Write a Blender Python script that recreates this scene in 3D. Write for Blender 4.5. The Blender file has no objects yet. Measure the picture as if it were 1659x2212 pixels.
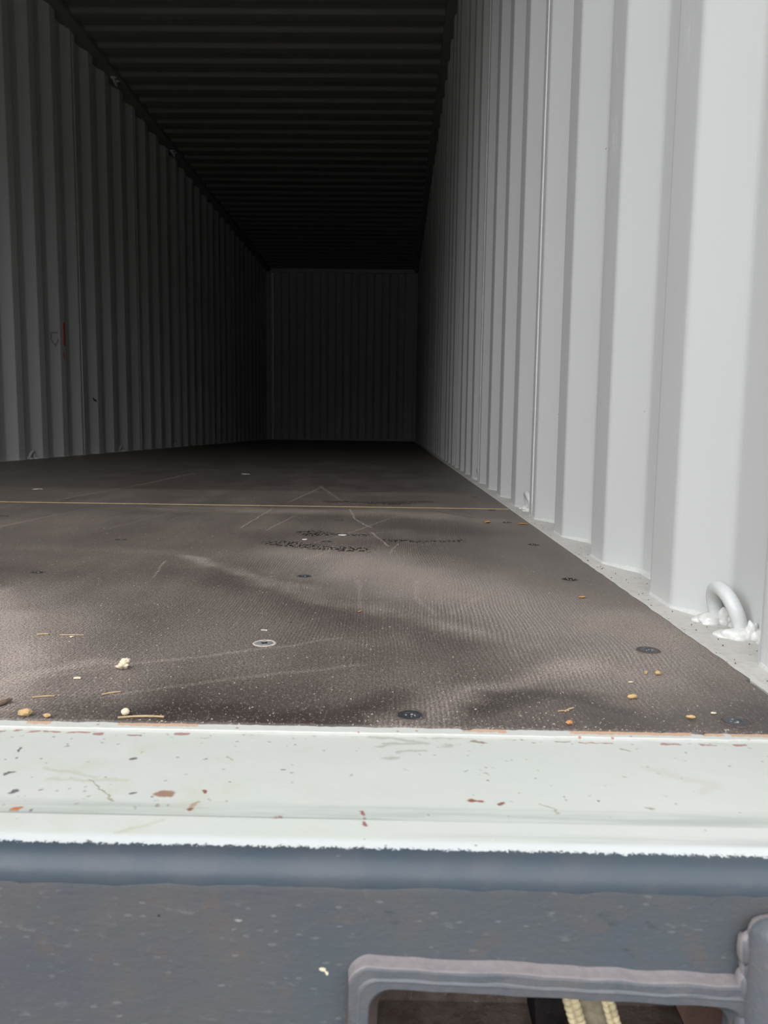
import bpy, bmesh, math, random
from mathutils import Vector, Matrix, noise as mnoise
random.seed(7)
C = bpy.context.scene.collection

# ------------------------------------------------------------------ dimensions (metres)
# x to the right, y into the container, z up from the floor boards
XR, XL = 0.3107, -2.0424          # inner faces of the side wall ribs
DEP = 0.036                       # corrugation depth
YB = 12.0                         # end wall
H = 2.66                          # roof
YF = 0.474                        # front edge of the floor boards
FXR, FXL = 0.2835, -2.013         # floor board edges
IR, IL = 0.8314, 4.0623           # phase of the ribs on the right and left wall
PITCH = 0.278

# ------------------------------------------------------------------ node helpers
class S:
    """a socket with arithmetic"""
    def __init__(s, nt, k): s.nt, s.k = nt, k
    def m(s, op, *a, clamp=False):
        n = s.nt.nodes.new('ShaderNodeMath'); n.operation = op; n.use_clamp = clamp
        for i, v in enumerate((s,) + a):
            if isinstance(v, S): s.nt.links.new(v.k, n.inputs[i])
            else: n.inputs[i].default_value = v
        return S(s.nt, n.outputs[0])
    def __add__(s, o): return s.m('ADD', o)
    __radd__ = __add__
    def __sub__(s, o): return s.m('SUBTRACT', o)
    def __rsub__(s, o): return s.m('MULTIPLY', -1.0).m('ADD', o)
    def __mul__(s, o): return s.m('MULTIPLY', o)
    __rmul__ = __mul__
    def __truediv__(s, o): return s.m('DIVIDE', o)
    def clamp(s): return s.m('ADD', 0.0, clamp=True)
    def max(s, o): return s.m('MAXIMUM', o)
    def min(s, o): return s.m('MINIMUM', o)
    def ss(s, a, b):
        n = s.nt.nodes.new('ShaderNodeMapRange'); n.interpolation_type = 'SMOOTHSTEP'
        s.nt.links.new(s.k, n.inputs['Value'])
        n.inputs['From Min'].default_value = a; n.inputs['From Max'].default_value = b
        if a > b:
            n.inputs['From Min'].default_value = b; n.inputs['From Max'].default_value = a
            n.inputs['To Min'].default_value = 1; n.inputs['To Max'].default_value = 0
        return S(s.nt, n.outputs['Result'])

class M:
    """a material under construction"""
    def __init__(s, name, rough=0.5, spec=0.5, metal=0.0):
        s.mat = bpy.data.materials.new(name); s.mat.use_nodes = True
        s.nt = s.mat.node_tree; s.b = s.nt.nodes['Principled BSDF']
        s.b.inputs['Roughness'].default_value = rough
        s.b.inputs['Specular IOR Level'].default_value = spec
        s.b.inputs['Metallic'].default_value = metal
        tc = s.nt.nodes.new('ShaderNodeTexCoord'); s.P = tc.outputs['Object']
        sx = s.nt.nodes.new('ShaderNodeSeparateXYZ'); s.nt.links.new(s.P, sx.inputs[0])
        s.x, s.y, s.z = (S(s.nt, sx.outputs[i]) for i in range(3))
    def vec(s, x, y, z=0.0):
        n = s.nt.nodes.new('ShaderNodeCombineXYZ')
        for i, v in enumerate((x, y, z)):
            if isinstance(v, S): s.nt.links.new(v.k, n.inputs[i])
            else: n.inputs[i].default_value = v
        return n.outputs[0]
    def attr(s, name, colour=False):
        n = s.nt.nodes.new('ShaderNodeAttribute'); n.attribute_type = 'GEOMETRY'; n.attribute_name = name
        return n.outputs['Color'] if colour else S(s.nt, n.outputs['Fac'])
    def noise(s, scale, detail=3, rough=0.5, vec=None, dist=0.0):
        n = s.nt.nodes.new('ShaderNodeTexNoise'); s.nt.links.new(vec or s.P, n.inputs['Vector'])
        n.inputs['Scale'].default_value = scale; n.inputs['Detail'].default_value = detail
        n.inputs['Roughness'].default_value = rough; n.inputs['Distortion'].default_value = dist
        return S(s.nt, n.outputs[0])
    def voro(s, scale, vec=None, rnd=1.0):
        n = s.nt.nodes.new('ShaderNodeTexVoronoi'); s.nt.links.new(vec or s.P, n.inputs['Vector'])
        n.inputs['Scale'].default_value = scale; n.inputs['Randomness'].default_value = rnd
        sp = s.nt.nodes.new('ShaderNodeSeparateColor'); s.nt.links.new(n.outputs['Color'], sp.inputs[0])
        return S(s.nt, n.outputs['Distance']), S(s.nt, sp.outputs[0])
    def mix(s, f, a, b):
        n = s.nt.nodes.new('ShaderNodeMix'); n.data_type = 'RGBA'
        if isinstance(f, S): s.nt.links.new(f.k, n.inputs['Factor'])
        else: n.inputs['Factor'].default_value = f
        for v, k in ((a, 'A'), (b, 'B')):
            sk = [i for i in n.inputs if i.name == k and i.type == 'RGBA'][0]
            if isinstance(v, tuple): sk.default_value = (*v, 1)
            else: s.nt.links.new(v, sk)
        return [o for o in n.outputs if o.type == 'RGBA'][0]
    def col(s, c):
        if isinstance(c, tuple): s.b.inputs['Base Color'].default_value = (*c, 1)
        else: s.nt.links.new(c, s.b.inputs['Base Color'])
        return s
    def rough(s, v): s.nt.links.new(v.k, s.b.inputs['Roughness']); return s
    def bump(s, h, dist=0.001, strength=1.0):
        n = s.nt.nodes.new('ShaderNodeBump'); s.nt.links.new(h.k, n.inputs['Height'])
        n.inputs['Distance'].default_value = dist; n.inputs['Strength'].default_value = strength
        s.nt.links.new(n.outputs[0], s.b.inputs['Normal']); return s

_seg = None
def seg_group():
    global _seg
    if _seg: return _seg
    g = bpy.data.node_groups.new('stroke_mask', 'ShaderNodeTree')
    for nm, t in (('P', 'NodeSocketVector'), ('A', 'NodeSocketVector'), ('B', 'NodeSocketVector'), ('W', 'NodeSocketFloat')):
        g.interface.new_socket(nm, in_out='INPUT', socket_type=t)
    g.interface.new_socket('Mask', in_out='OUTPUT', socket_type='NodeSocketFloat')
    gi = g.nodes.new('NodeGroupInput'); go = g.nodes.new('NodeGroupOutput')
    def vm(op, a, b=None, sc=None):
        n = g.nodes.new('ShaderNodeVectorMath'); n.operation = op
        g.links.new(a, n.inputs[0])
        if b is not None: g.links.new(b, n.inputs[1])
        if sc is not None: g.links.new(sc, n.inputs['Scale'])
        return n
    ab = vm('SUBTRACT', gi.outputs['B'], gi.outputs['A']).outputs[0]
    ap = vm('SUBTRACT', gi.outputs['P'], gi.outputs['A']).outputs[0]
    t = S(g, vm('DOT_PRODUCT', ap, ab).outputs['Value']) / S(g, vm('DOT_PRODUCT', ab, ab).outputs['Value'])
    t = t.clamp()
    d = vm('SUBTRACT', ap, vm('SCALE', ab, sc=t.k).outputs[0]).outputs[0]
    ln = S(g, vm('LENGTH', d).outputs['Value'])
    r = (1.0 - ln / S(g, gi.outputs['W'])).clamp()
    r = r * r * (3.0 - 2.0 * r)
    g.links.new(r.k, go.inputs[0]); _seg = g
    return g
def stroke(mt, P, pts, w):
    """mask of a stroke through pts, half width w"""
    out = None
    if len(pts) == 1: pts = [pts[0], (pts[0][0] + 1e-4, pts[0][1])]
    for a, b in zip(pts, pts[1:]):
        n = mt.nt.nodes.new('ShaderNodeGroup'); n.node_tree = seg_group()
        mt.nt.links.new(P, n.inputs['P'])
        n.inputs['A'].default_value = (*a, 0); n.inputs['B'].default_value = (*b, 0); n.inputs['W'].default_value = w
        k = S(mt.nt, n.outputs[0])
        out = k if out is None else out.max(k)
    return out

# ------------------------------------------------------------------ wear and dirt laid out on the floor and the sill
import numpy as np
def vnoise(x, y, seed=0):
    """value noise, -0.5..0.5"""
    xi, yi = np.floor(x).astype(np.int64), np.floor(y).astype(np.int64)
    fx, fy = x - xi, y - yi; fx = fx * fx * (3 - 2 * fx); fy = fy * fy * (3 - 2 * fy)
    def hsh(a, b):
        n = (a * 374761393 + b * 668265263 + seed * 974634777) & 0x7fffffff
        n = ((n ^ (n >> 13)) * 1274126177) & 0x7fffffff
        return ((n ^ (n >> 16)) & 0xffff) / 65535.0
    a = hsh(xi, yi) * (1 - fx) + hsh(xi + 1, yi) * fx; b = hsh(xi, yi + 1) * (1 - fx) + hsh(xi + 1, yi + 1) * fx
    return a * (1 - fy) + b * fy - 0.5
def fbm(x, y, f, seed=0, oct=3):
    return sum(vnoise(x * f * 2 ** k, y * f * 2 ** k, seed + 17 * k) * 0.5 ** k for k in range(oct))
def nstroke(X, Y, pts, w):
    out = np.zeros_like(X)
    if len(pts) == 1: pts = [pts[0], (pts[0][0] + 1e-4, pts[0][1])]
    for (ax, ay), (bx, by) in zip(pts, pts[1:]):
        dx, dy = bx - ax, by - ay
        sel = (X > min(ax, bx) - w) & (X < max(ax, bx) + w) & (Y > min(ay, by) - w) & (Y < max(ay, by) + w)
        px, py = X[sel] - ax, Y[sel] - ay
        t = np.clip((px * dx + py * dy) / (dx * dx + dy * dy), 0, 1)
        r = np.clip(1 - np.hypot(px - t * dx, py - t * dy) / w, 0, 1); r = r * r * (3 - 2 * r)
        out[sel] = np.maximum(out[sel], r)
    return out
def nss(v, a, b):
    t = np.clip((v - a) / (b - a), 0, 1); return t * t * (3 - 2 * t)
def floor_wear(X, Y):
    WX = X + fbm(X, Y, 12, 1) * 0.035; WY = Y + fbm(X, Y, 12, 2) * 0.05
    TX = X + fbm(X, Y, 45, 3, 2) * 0.004; TY = Y + fbm(X, Y, 45, 4, 2) * 0.006
    S_ = lambda pts, w: nstroke(WX, WY, pts, w)
    T_ = lambda pts, w: nstroke(TX, TY, pts, w)
    mx = np.maximum
    d = np.zeros_like(X)
    rn = 0.75 + fbm(X, Y, 22, 9)
    d += rn * S_([(-0.3042, 1.100), (-0.2441, 1.0235), (-0.1424, 0.9074), (-0.0357, 0.8165), (0.0242, 0.7589), (0.0735, 0.7256), (0.115, 0.668)], 0.030) * 0.30 + S_([(-0.62, 1.16), (-0.5197, 1.1828), (-0.3442, 1.1314)], 0.05) * 0.07
    d += S_([(0.00, 0.498), (0.0274, 0.5159), (0.0723, 0.5623), (0.1132, 0.5924), (0.1655, 0.6172)], 0.030) * 0.26
    d += S_([(-0.46, 0.80), (-0.350, 0.6317), (-0.300, 0.545), (-0.285, 0.48)], 0.060) * 0.55 + S_([(-0.42, 0.85), (-0.28, 0.62), (-0.23, 0.52)], 0.09) * 0.16
    d += S_([(-0.10, 1.12), (0.06, 0.95), (0.18, 0.78), (0.22, 0.63)], 0.17) * 0.36
    d += S_([(-0.55, 1.76), (-0.10, 1.73), (0.08, 1.68), (0.20, 1.60)], 0.10) * 0.26
    sw = S_([(-0.29, 0.545), (-0.223, 0.582)], 0.018) * 0.7
    for pts, w, a in (([(-0.2826, 0.5542), (-0.223, 0.5857), (-0.0942, 0.6519), (-0.05, 0.68)], .0045, .55), ([(-0.203, 0.5229), (-0.1555, 0.5451), (-0.0905, 0.5755), (-0.02, 0.60)], .0045, .45),
                      ([(0.0294, 0.9492), (0.0282, 0.84), (0.045, 0.7695)], .005, .5), ([(-0.045, 0.95), (-0.036, 0.80)], .005, .45), ([(0.10, 0.86), (0.06, 0.78)], .006, .3)):
        sw = mx(sw, T_(pts, w) * a)
    d += sw * 0.32
    dk = S_([(-0.26, 0.955), (-0.20, 0.91), (-0.1255, 0.845), (-0.03, 0.748), (0.05, 0.675)], 0.085) * 0.45
    for pts, w, a in (([(0.05, 0.512), (0.0726, 0.5289), (0.1218, 0.5383), (0.16, 0.53)], .026, 1), ([(-0.20, 0.495), (-0.14, 0.50), (-0.06, 0.49), (0.0, 0.53)], .040, .6),
                      ([(-0.80, 1.03), (-0.55, 0.98)], .10, .6), ([(0.02, 1.50), (0.18, 1.42)], .10, .5), ([(-0.14, 0.52), (0.0, 0.62), (0.10, 0.64)], .10, .35), ([(0.14, 0.50), (0.25, 0.52)], .05, .6)):
        dk = mx(dk, S_(pts, w) * a)
    d -= dk * 0.26
    scr = np.zeros_like(X)
    for pts, w, a in (([(-0.1087, 1.7975), (-0.085, 1.60), (-0.0473, 1.4633)], 0.0026, .9), ([(-0.045, 1.40), (-0.0088, 1.2326)], 0.0026, .9),
                      ([(-0.085, 1.38), (-0.012, 1.62), (0.02, 1.70)], 0.0022, .6), ([(-0.0081, 1.1626), (0.0066, 1.2594)], 0.0016, .8), ([(-0.135, 1.26), (-0.09, 1.36), (0.02, 1.42)], 0.002, .45),
                      ([(-0.2966, 1.4351), (-0.2938, 1.804)], 0.0024, .7), ([(-0.2426, 1.4076), (-0.2184, 1.6566)], 0.0024, .6), ([(-0.2745, 1.9454), (-0.2378, 2.5109)], 0.004, .6),
                      ([(-0.253, 2.5081), (-0.148, 2.0288)], 0.004, .6), ([(-0.7449, 1.3978), (-0.7187, 1.75)], 0.003, .45), ([(-0.8701, 1.8818), (-0.84, 2.5), (-0.8348, 3.1143)], 0.005, .55),
                      ([(-0.3107, 0.9432), (-0.3295, 1.0714)], 0.0013, .7), ([(-0.13, 1.10), (-0.105, 1.17), (-0.10, 1.22)], 0.0022, .6), ([(-0.16, 0.965), (-0.145, 0.962)], 0.002, .8),
                      ([(-0.55, 1.30), (-0.50, 1.70)], 0.002, .3), ([(0.03, 1.22), (0.10, 1.34)], 0.0018, .35), ([(-0.02, 1.32), (0.06, 1.25)], 0.003, .35),
                      ([(-1.2, 2.3), (-1.05, 3.4)], 0.006, .4), ([(-0.4, 2.6), (-0.1, 3.4)], 0.006, .3)):
        scr = mx(scr, T_(pts, w) * a)
    torn = np.zeros_like(X)
    for pts, w, a in (([(-0.16, 1.40), (-0.12, 1.365), (-0.075, 1.35)], .038, 1), ([(-0.19, 1.262), (-0.13, 1.215), (-0.07, 1.205)], .050, .75), ([(-0.02, 1.30), (0.04, 1.285), (0.105, 1.31)], .04, .72),
                      ([(-0.17, 1.97), (-0.02, 1.95), (0.08, 1.99)], .05, 1), ([(-0.10, 2.3), (-0.02, 2.35)], .05, .7)):
        torn = mx(torn, S_(pts, w) * a)
    crack = mx(T_([(0.1014, 1.7743), (0.1722, 1.6613)], .004), T_([(-0.60, 1.79), (-0.55, 1.77), (-0.42, 1.745)], .006))
    return dict(dust=d, scratch=scr, torn=torn, crack=crack)
def sill_stains(X, Y):
    WX = X + fbm(X, Y, 260, 1) * 0.0026; WY = Y + fbm(X, Y, 260, 2) * 0.0022
    SX = X + fbm(X, Y, 90, 3) * 0.006; SY = Y + fbm(X, Y, 90, 4) * 0.004
    col = np.zeros(X.shape + (3,)); am = np.zeros_like(X)
    def put(soft, lst, c, amt):
        k = np.zeros_like(X)
        for pts, w in lst: k = np.maximum(k, nstroke(SX, SY, pts, w) if soft else nstroke(WX, WY, pts, w))
        k = nss(k, 0.12, 0.5) * amt if not soft else k * amt
        near = k > am
        grow = np.zeros_like(X)
        for pts, w in lst: grow = np.maximum(grow, nstroke(WX if not soft else SX, WY if not soft else SY, pts, w * 1.6))
        col[(grow > 0) & (near | (am < 0.02))] = c
        am[:] = np.maximum(am, k)
    # grey smudges
    sm = [([(-0.0135, 0.4635), (0.012, 0.458), (0.0225, 0.4555)], .0032), ([(0.019, 0.4555), (-0.008, 0.4495)], .0028),
          ([(0.022, 0.4435), (0.004, 0.4405)], .0022), ([(-0.004, 0.433), (0.002, 0.434)], .003), ([(0.000, 0.4665), (0.021, 0.4645)], .0018),
          ([(0.028, 0.4645), (0.043, 0.4640)], .005), ([(0.032, 0.4525), (0.036, 0.4530)], .004)]
    put(True, sm, (0.308, 0.308, 0.266), 0.75)
    put(True, [([(0.150, 0.425), (0.168, 0.414), (0.182, 0.404), (0.170, 0.397)], .006)], (0.406, 0.399, 0.350), 0.5)
    # faint pencil-like scratches
    put(False, [([(-0.168, 0.3975), (-0.157, 0.3870), (-0.1465, 0.3745)], .0008), ([(-0.099, 0.4305), (-0.0945, 0.4265)], .0007),
                     ([(0.079, 0.380), (0.085, 0.3765), (0.086, 0.370)], .0008),
                     ([(0.135, 0.3800), (0.139, 0.3780)], .0009)], (0.20, 0.19, 0.125), 0.75)
    put(True, [([(-0.20, 0.412), (-0.165, 0.402)], .0030), ([(-0.19, 0.397), (-0.15, 0.399)], .0030), ([(-0.13, 0.345), (-0.115, 0.355)], .002)], (0.33, 0.34, 0.24), 0.45)
    # rust and primer
    put(False, [([(-0.1245, 0.3835), (-0.1185, 0.3832)], .0050)], (0.238, 0.133, 0.091), 0.9)
    put(False, [([(-0.1020, 0.3745), (-0.1042, 0.3705)], .0022)], (0.294, 0.196, 0.112), 0.75)
    put(False, [([(-0.1045, 0.3682), (-0.1030, 0.3685)], .0022), ([(0.0425, 0.3835), (0.0455, 0.3815), (0.0490, 0.3822)], .0021),
                     ([(0.0570, 0.3785), (0.0610, 0.3805)], .0020), ([(-0.101, 0.3868), (-0.1002, 0.3848)], .0017)], (0.182, 0.049, 0.028), 0.9)
    put(False, [([(-0.1935, 0.3650), (-0.1905, 0.3656)], .0024)], (0.385, 0.119, 0.028), 0.9)
    put(False, [([(-0.0138, 0.3680), (-0.0134, 0.3660)], .0020), ([(-0.0132, 0.3610)], .0014), ([(-0.0137, 0.3575), (-0.0135, 0.3560)], .0015),
                     ([(-0.0590, 0.3618), (-0.0568, 0.3616)], .0019)], (0.210, 0.042, 0.056), 0.85)
    # red brown dashes along the back edge
    reds = [([(-0.252, 0.4620), (-0.249, 0.4622)], .0017), ([(-0.243, 0.4628), (-0.239, 0.4625)], .0015), ([(-0.233, 0.4612), (-0.227, 0.4618)], .0019),
            ([(-0.223, 0.4625), (-0.213, 0.4622)], .0017), ([(-0.207, 0.4618), (-0.195, 0.4615)], .0019), ([(-0.190, 0.4600), (-0.187, 0.4605)], .0030),
            ([(-0.168, 0.4588), (-0.160, 0.4592)], .0016), ([(-0.137, 0.4622), (-0.131, 0.4618)], .0032),
            ([(0.172, 0.4602), (0.182, 0.4598)], .0022), ([(0.196, 0.4605), (0.205, 0.4600)], .0012), ([(0.218, 0.4602), (0.224, 0.4600)], .0021),
            ([(0.120, 0.4602), (0.140, 0.4604)], .0010)]
    put(False, reds, (0.231, 0.070, 0.063), 0.75)
    put(False, [([(0.0520, 0.4600), (0.0590, 0.4570)], .0018), ([(0.0830, 0.4620)], .0016), ([(0.0905, 0.4590)], .0017), ([(0.105, 0.4602), (0.113, 0.4606)], .0011),
                     ([(0.143, 0.452), (0.148, 0.449)], .0012)], (0.168, 0.133, 0.084), 0.75)
    # dark chips, most of them at the left
    put(False, [([(-0.2180, 0.4030), (-0.2150, 0.4055)], .0024), ([(-0.1389, 0.3835), (-0.1372, 0.3842)], .0020), ([(-0.1546, 0.4255), (-0.1528, 0.4255)], .0017),
                     ([(-0.2255, 0.4380), (-0.2245, 0.4315)], .0012), ([(-0.2222, 0.4235)], .0017), ([(-0.1835, 0.3648)], .0013), ([(-0.2035, 0.381), (-0.2015, 0.3845)], .0018),
                     ([(0.1118, 0.3848)], .0016), ([(0.181, 0.4475)], .0015), ([(0.236, 0.4440)], .0013), ([(-0.127, 0.3793)], .0013), ([(0.055, 0.4075)], .0013), ([(-0.062, 0.4145)], .0012)],
            (0.070, 0.059, 0.070), 0.85)
    rs = np.random.RandomState(5)
    for k in range(190):
        x = -0.30 + 0.56 * rs.rand() ** (1.7 if k % 3 else 1.0); y = 0.3650 + 0.094 * rs.rand() if k % 4 else 0.4625 - 0.006 * rs.rand() ** 2
        r = 0.0006 + 0.0008 * rs.rand() ** 3
        put(False, [([(x, y), (x + (rs.rand() - 0.5) * 0.0014, y + (rs.rand() - 0.5) * 0.0014)], r)], ((0.16, 0.10, 0.10), (0.12, 0.105, 0.12), (0.20, 0.16, 0.11))[k % 3], 0.45 + 0.4 * rs.rand())
    return col * 1.0, am

# ------------------------------------------------------------------ materials
MAT = {}
def wall_paint(name, base, marks=None):
    m = M(name, rough=0.42, spec=0.35)
    n = m.noise(3.0, 4); f = m.noise(900, 2)
    c = m.mix(n.ss(0.3, 0.75) * 0.25, base, tuple(v * 0.90 for v in base))
    v, r = m.voro(26)
    sp = v.ss(0.05, 0.025) * r.ss(0.86, 0.9)
    c = m.mix(sp * 0.7, c, (0.12, 0.11, 0.10))
    if marks: c = marks(m, c)
    m.col(c); m.bump(f * 0.5 + m.noise(60, 3), 0.0004, 0.35)
    return m.mat
def right_marks(m, c):
    P = m.vec(m.y + (m.noise(40, 3) - 0.5) * 0.03, m.z + (m.noise(25, 2, vec=m.vec(m.z, m.y)) - 0.5) * 0.03)
    k = stroke(m, P, [(1.145, 0.60), (1.150, 0.635)], 0.028)
    k2 = stroke(m, P, [(1.150, 0.72), (1.175, 0.80)], 0.006)
    k3 = stroke(m, P, [(0.870, 0.60), (0.880, 0.70)], 0.022)
    st = m.noise(120, 3, vec=m.vec(m.y * 2.0, m.z * 0.3)).ss(0.45, 0.6)
    k = ((k * 0.9).max(k2 * 0.6).max(k3 * 0.35) * st).clamp()
    return m.mix(k * 0.55, c, (0.80, 0.80, 0.80))
def left_marks(m, c):
    P = m.vec(m.y + (m.noise(50, 3) - 0.5) * 0.02, m.z + (m.noise(35, 3) - 0.5) * 0.03)
    k = stroke(m, P, [(4.685, 0.80), (4.680, 0.69)], 0.026).max(stroke(m, P, [(4.665, 0.63), (4.665, 0.60)], 0.012) * 0.6)
    k = k.ss(0.08, 0.4)
    c = m.mix(k, c, (0.78, 0.075, 0.035))
    ring = stroke(m, P, [(4.565, 0.74), (4.56, 0.70), (4.59, 0.665), (4.605, 0.70)], 0.009).max(stroke(m, P, [(4.565, 0.74), (4.60, 0.745)], 0.008))
    c = m.mix(ring.ss(0.1, 0.7) * 0.6, c, (0.16, 0.12, 0.11))
    dot = stroke(m, P, [(5.14, 0.37), (5.16, 0.36)], 0.012)
    return m.mix(dot.ss(0.2, 0.5), c, (0.05, 0.05, 0.05))
PAINT = (0.545, 0.55, 0.54)
MAT['wall_right'] = wall_paint('grey_wall_paint_right', PAINT, right_marks)
MAT['wall_left'] = wall_paint('grey_wall_paint_left', PAINT, left_marks)
MAT['paint'] = wall_paint('grey_wall_paint', PAINT)
MAT['roof'] = wall_paint('shade_darkened_roof_paint', (0.24, 0.235, 0.228))  # the wall grey darkened, roof shade put into the colour

def ledge_mat():
    m = M('dusty_pale_rail_paint', rough=0.65, spec=0.3)
    n = m.noise(90, 5, 0.65); big = m.noise(14, 3)
    c = m.mix(n.ss(0.4, 0.75) * 0.45, (0.52, 0.505, 0.475), (0.37, 0.345, 0.315))
    v, r = m.voro(170); c = m.mix(v.ss(0.26, 0.14) * r.ss(0.955, 0.97) * 0.8, c, (0.14, 0.12, 0.10))
    v, r = m.voro(420); c = m.mix(v.ss(0.32, 0.2) * r.ss(0.88, 0.92) * 0.5, c, (0.30, 0.27, 0.23))
    c = m.mix(stroke(m, m.vec(m.x, m.y), [(0.345, 0.672), (0.338, 0.652)], 0.010) * 0.55, c, (0.36, 0.22, 0.15))
    m.col(c); m.bump(n + big, 0.0012, 0.5); return m.mat
MAT['ledge'] = ledge_mat()
def plain(name, c, rough=0.5, spec=0.4, var=0.15, sc=120, bump=0.0004, metal=0.0):
    m = M(name, rough, spec, metal); n = m.noise(sc, 4)
    m.col(m.mix(n.ss(0.3, 0.7), c, tuple(v * (1 - var) for v in c))); m.bump(n, bump, 0.5); return m.mat
MAT['bead'] = plain('pale_weld_paint', (0.60, 0.605, 0.585), 0.45, 0.4, 0.1, 200, 0.001)
MAT['weld'] = plain('white_painted_weld', (0.66, 0.66, 0.64), 0.35, 0.5, 0.1, 160, 0.0012)
MAT['ring'] = plain('pale_grey_ring_paint', (0.60, 0.61, 0.605), 0.38, 0.5, 0.06, 300, 0.0002)

def floor_mat():
    m = M('dark_film_faced_plywood', rough=0.5, spec=0.32)
    dust, scr, torn, crack = (m.attr(k) for k in ('dust', 'scratch', 'torn', 'crack'))
    lo = m.noise(1.7, 3); mid = m.noise(7.0, 4, 0.55)
    stretch = m.noise(1.0, 3, 0.5, vec=m.vec(m.x * 16.0, m.y * 2.2))
    fine = m.noise(420, 3, 0.7); grit = m.noise(820, 2, 0.7)
    # wandering veneer grain, running into the container
    wx = m.x + (m.noise(2.3, 2, 0.45, vec=m.vec(m.x * 1.4, m.y * 0.9)) - 0.5) * 0.085 + (m.noise(9.0, 2, 0.5) - 0.5) * 0.005
    grain = (wx * (2 * math.pi / 0.0036)).m('SINE') * 0.5 + 0.5
    grain2 = (wx * (2 * math.pi / 0.0105) + 1.3).m('SINE') * 0.5 + 0.5
    gamp = m.noise(4.5, 3, 0.55, vec=m.vec(m.x + 3.1, m.y * 0.8)).ss(0.36, 0.62)
    dn = m.noise(1.0, 1, 0.5, vec=m.vec(m.x * 190.0, m.y * 75.0)).ss(0.49, 0.54)
    dash = (torn.ss(0.2, 0.7) * dn).clamp().max(crack * 0.8)
    sheet = m.y.ss(2.28, 2.30)
    D = DUST0 + lo.ss(0.35, 0.7) * 0.08 + (mid - 0.5) * 0.12 + (stretch - 0.5) * 0.24 - m.y.ss(0.60, 0.49) * m.x.ss(-0.30, -0.12) * 0.13 - (m.x.ss(0.19, 0.27) * m.y.ss(0.72, 0.56)) * 0.12 + dust + scr * 0.55 - sheet * 0.09
    D = D.clamp()
    tex = fine.ss(0.34, 0.66) * 0.75 + grit.ss(0.44, 0.60) * 1.0 + 0.12
    D = (D * tex * (1.0 - grain * gamp * 0.42 - grain2 * gamp * 0.06) + scr * 0.15).clamp()
    film = m.mix(mid, (0.056, 0.043, 0.039), (0.040, 0.032, 0.030))
    c = m.mix(D, film, m.mix(lo, (0.40, 0.338, 0.285), (0.38, 0.325, 0.285)))
    v, r = m.voro(330); c = m.mix(v.ss(0.30, 0.16) * r.ss(0.88, 0.92) * 0.42, c, (0.44, 0.39, 0.33))
    v, r = m.voro(760); c = m.mix(v.ss(0.42, 0.22) * r.ss(0.74, 0.80) * 0.45, c, (0.42, 0.37, 0.32))
    c = m.mix(dash * 0.92, c, (0.012, 0.010, 0.010))
    m.col(c)
    m.rough((0.33 + D * 0.9).clamp())
    m.bump(grain * gamp * -0.25 + fine * 0.5, 0.0008, 0.40)
    return m.mat
DUST0 = 0.27
MAT['floor'] = floor_mat()
MAT['joint'] = plain('pale_wood_edge', (0.55, 0.40, 0.21), 0.7, 0.2, 0.25, 60)

def sill_mat():
    m = M('white_sill_paint_over_blue_grey', rough=0.42, spec=0.35)
    big = m.noise(9, 3); streak = m.noise(1, 3, vec=m.vec(m.x * 9, m.y * 160))
    c = m.mix(big.ss(0.35, 0.7), (0.452, 0.470, 0.434), (0.470, 0.470, 0.450))
    c = m.mix((m.noise(35, 4).ss(0.5, 0.75) * m.x.ss(0.02, -0.12)) * 0.35, c, (0.40, 0.42, 0.31))
    # rubbed band and line where the gasket closes
    band = m.y.ss(0.3600, 0.3640) * m.y.ss(0.3780, 0.3700)
    c = m.mix(band * (0.15 + streak.ss(0.35, 0.7) * 0.65), c, (0.30, 0.325, 0.295))
    band2 = m.y.ss(0.340, 0.344) * m.y.ss(0.3525, 0.347) * m.x.ss(-0.02, 0.09)
    c = m.mix(band2 * streak.ss(0.35, 0.65) * 0.55, c, (0.27, 0.29, 0.295))
    line = (m.y - 0.3612 - (streak - 0.5) * 0.0006).m('ABSOLUTE').ss(0.0009, 0.0003)
    c = m.mix(line * m.x.ss(0.012, -0.02) * 0.75, c, (0.22, 0.24, 0.23))
    edge = m.y.ss(0.3455, 0.3395)
    c = m.mix(edge, c, (0.53, 0.55, 0.545))
    dirt = m.y.ss(0.4585, 0.466) * m.noise(45, 4, 0.6).ss(0.42, 0.7)
    c = m.mix(dirt * 0.45, c, (0.28, 0.26, 0.20))
    c = m.mix(m.attr('stain_amount'), c, m.attr('stain', True))
    v, r = m.voro(150); c = m.mix(v.ss(0.18, 0.1) * r.ss(0.78, 0.84) * m.x.ss(-0.12, -0.22) * 0.8, c, (0.16, 0.15, 0.18))
    v, r = m.voro(95); c = m.mix(v.ss(0.09, 0.05) * r.ss(0.70, 0.76) * 0.75, c, (0.20, 0.18, 0.17))
    # ragged paint edge, blue grey below it
    rag = m.y + (m.noise(130, 4, 0.7, vec=m.vec(m.x, 0.3)) - 0.5) * 0.008 + (m.noise(600, 3, 0.7) - 0.5) * 0.009
    grey = rag.ss(0.3362, 0.3350)
    v, r = m.voro(130); fleck = v.ss(0.22, 0.14) * r.ss(0.86, 0.9) * m.y.ss(0.329, 0.333)
    g = m.mix(m.noise(40, 3).ss(0.35, 0.7), (0.048, 0.064, 0.080), (0.062, 0.070, 0.082))
    g = m.mix(fleck, g, (0.62, 0.64, 0.63))
    c = m.mix(grey, c, g)
    m.col(c); m.bump(m.noise(90, 4) + m.noise(400, 2) * 0.3 - grey * 0.4, 0.0007, 0.4)
    return m.mat
MAT['sill'] = sill_mat()
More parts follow.
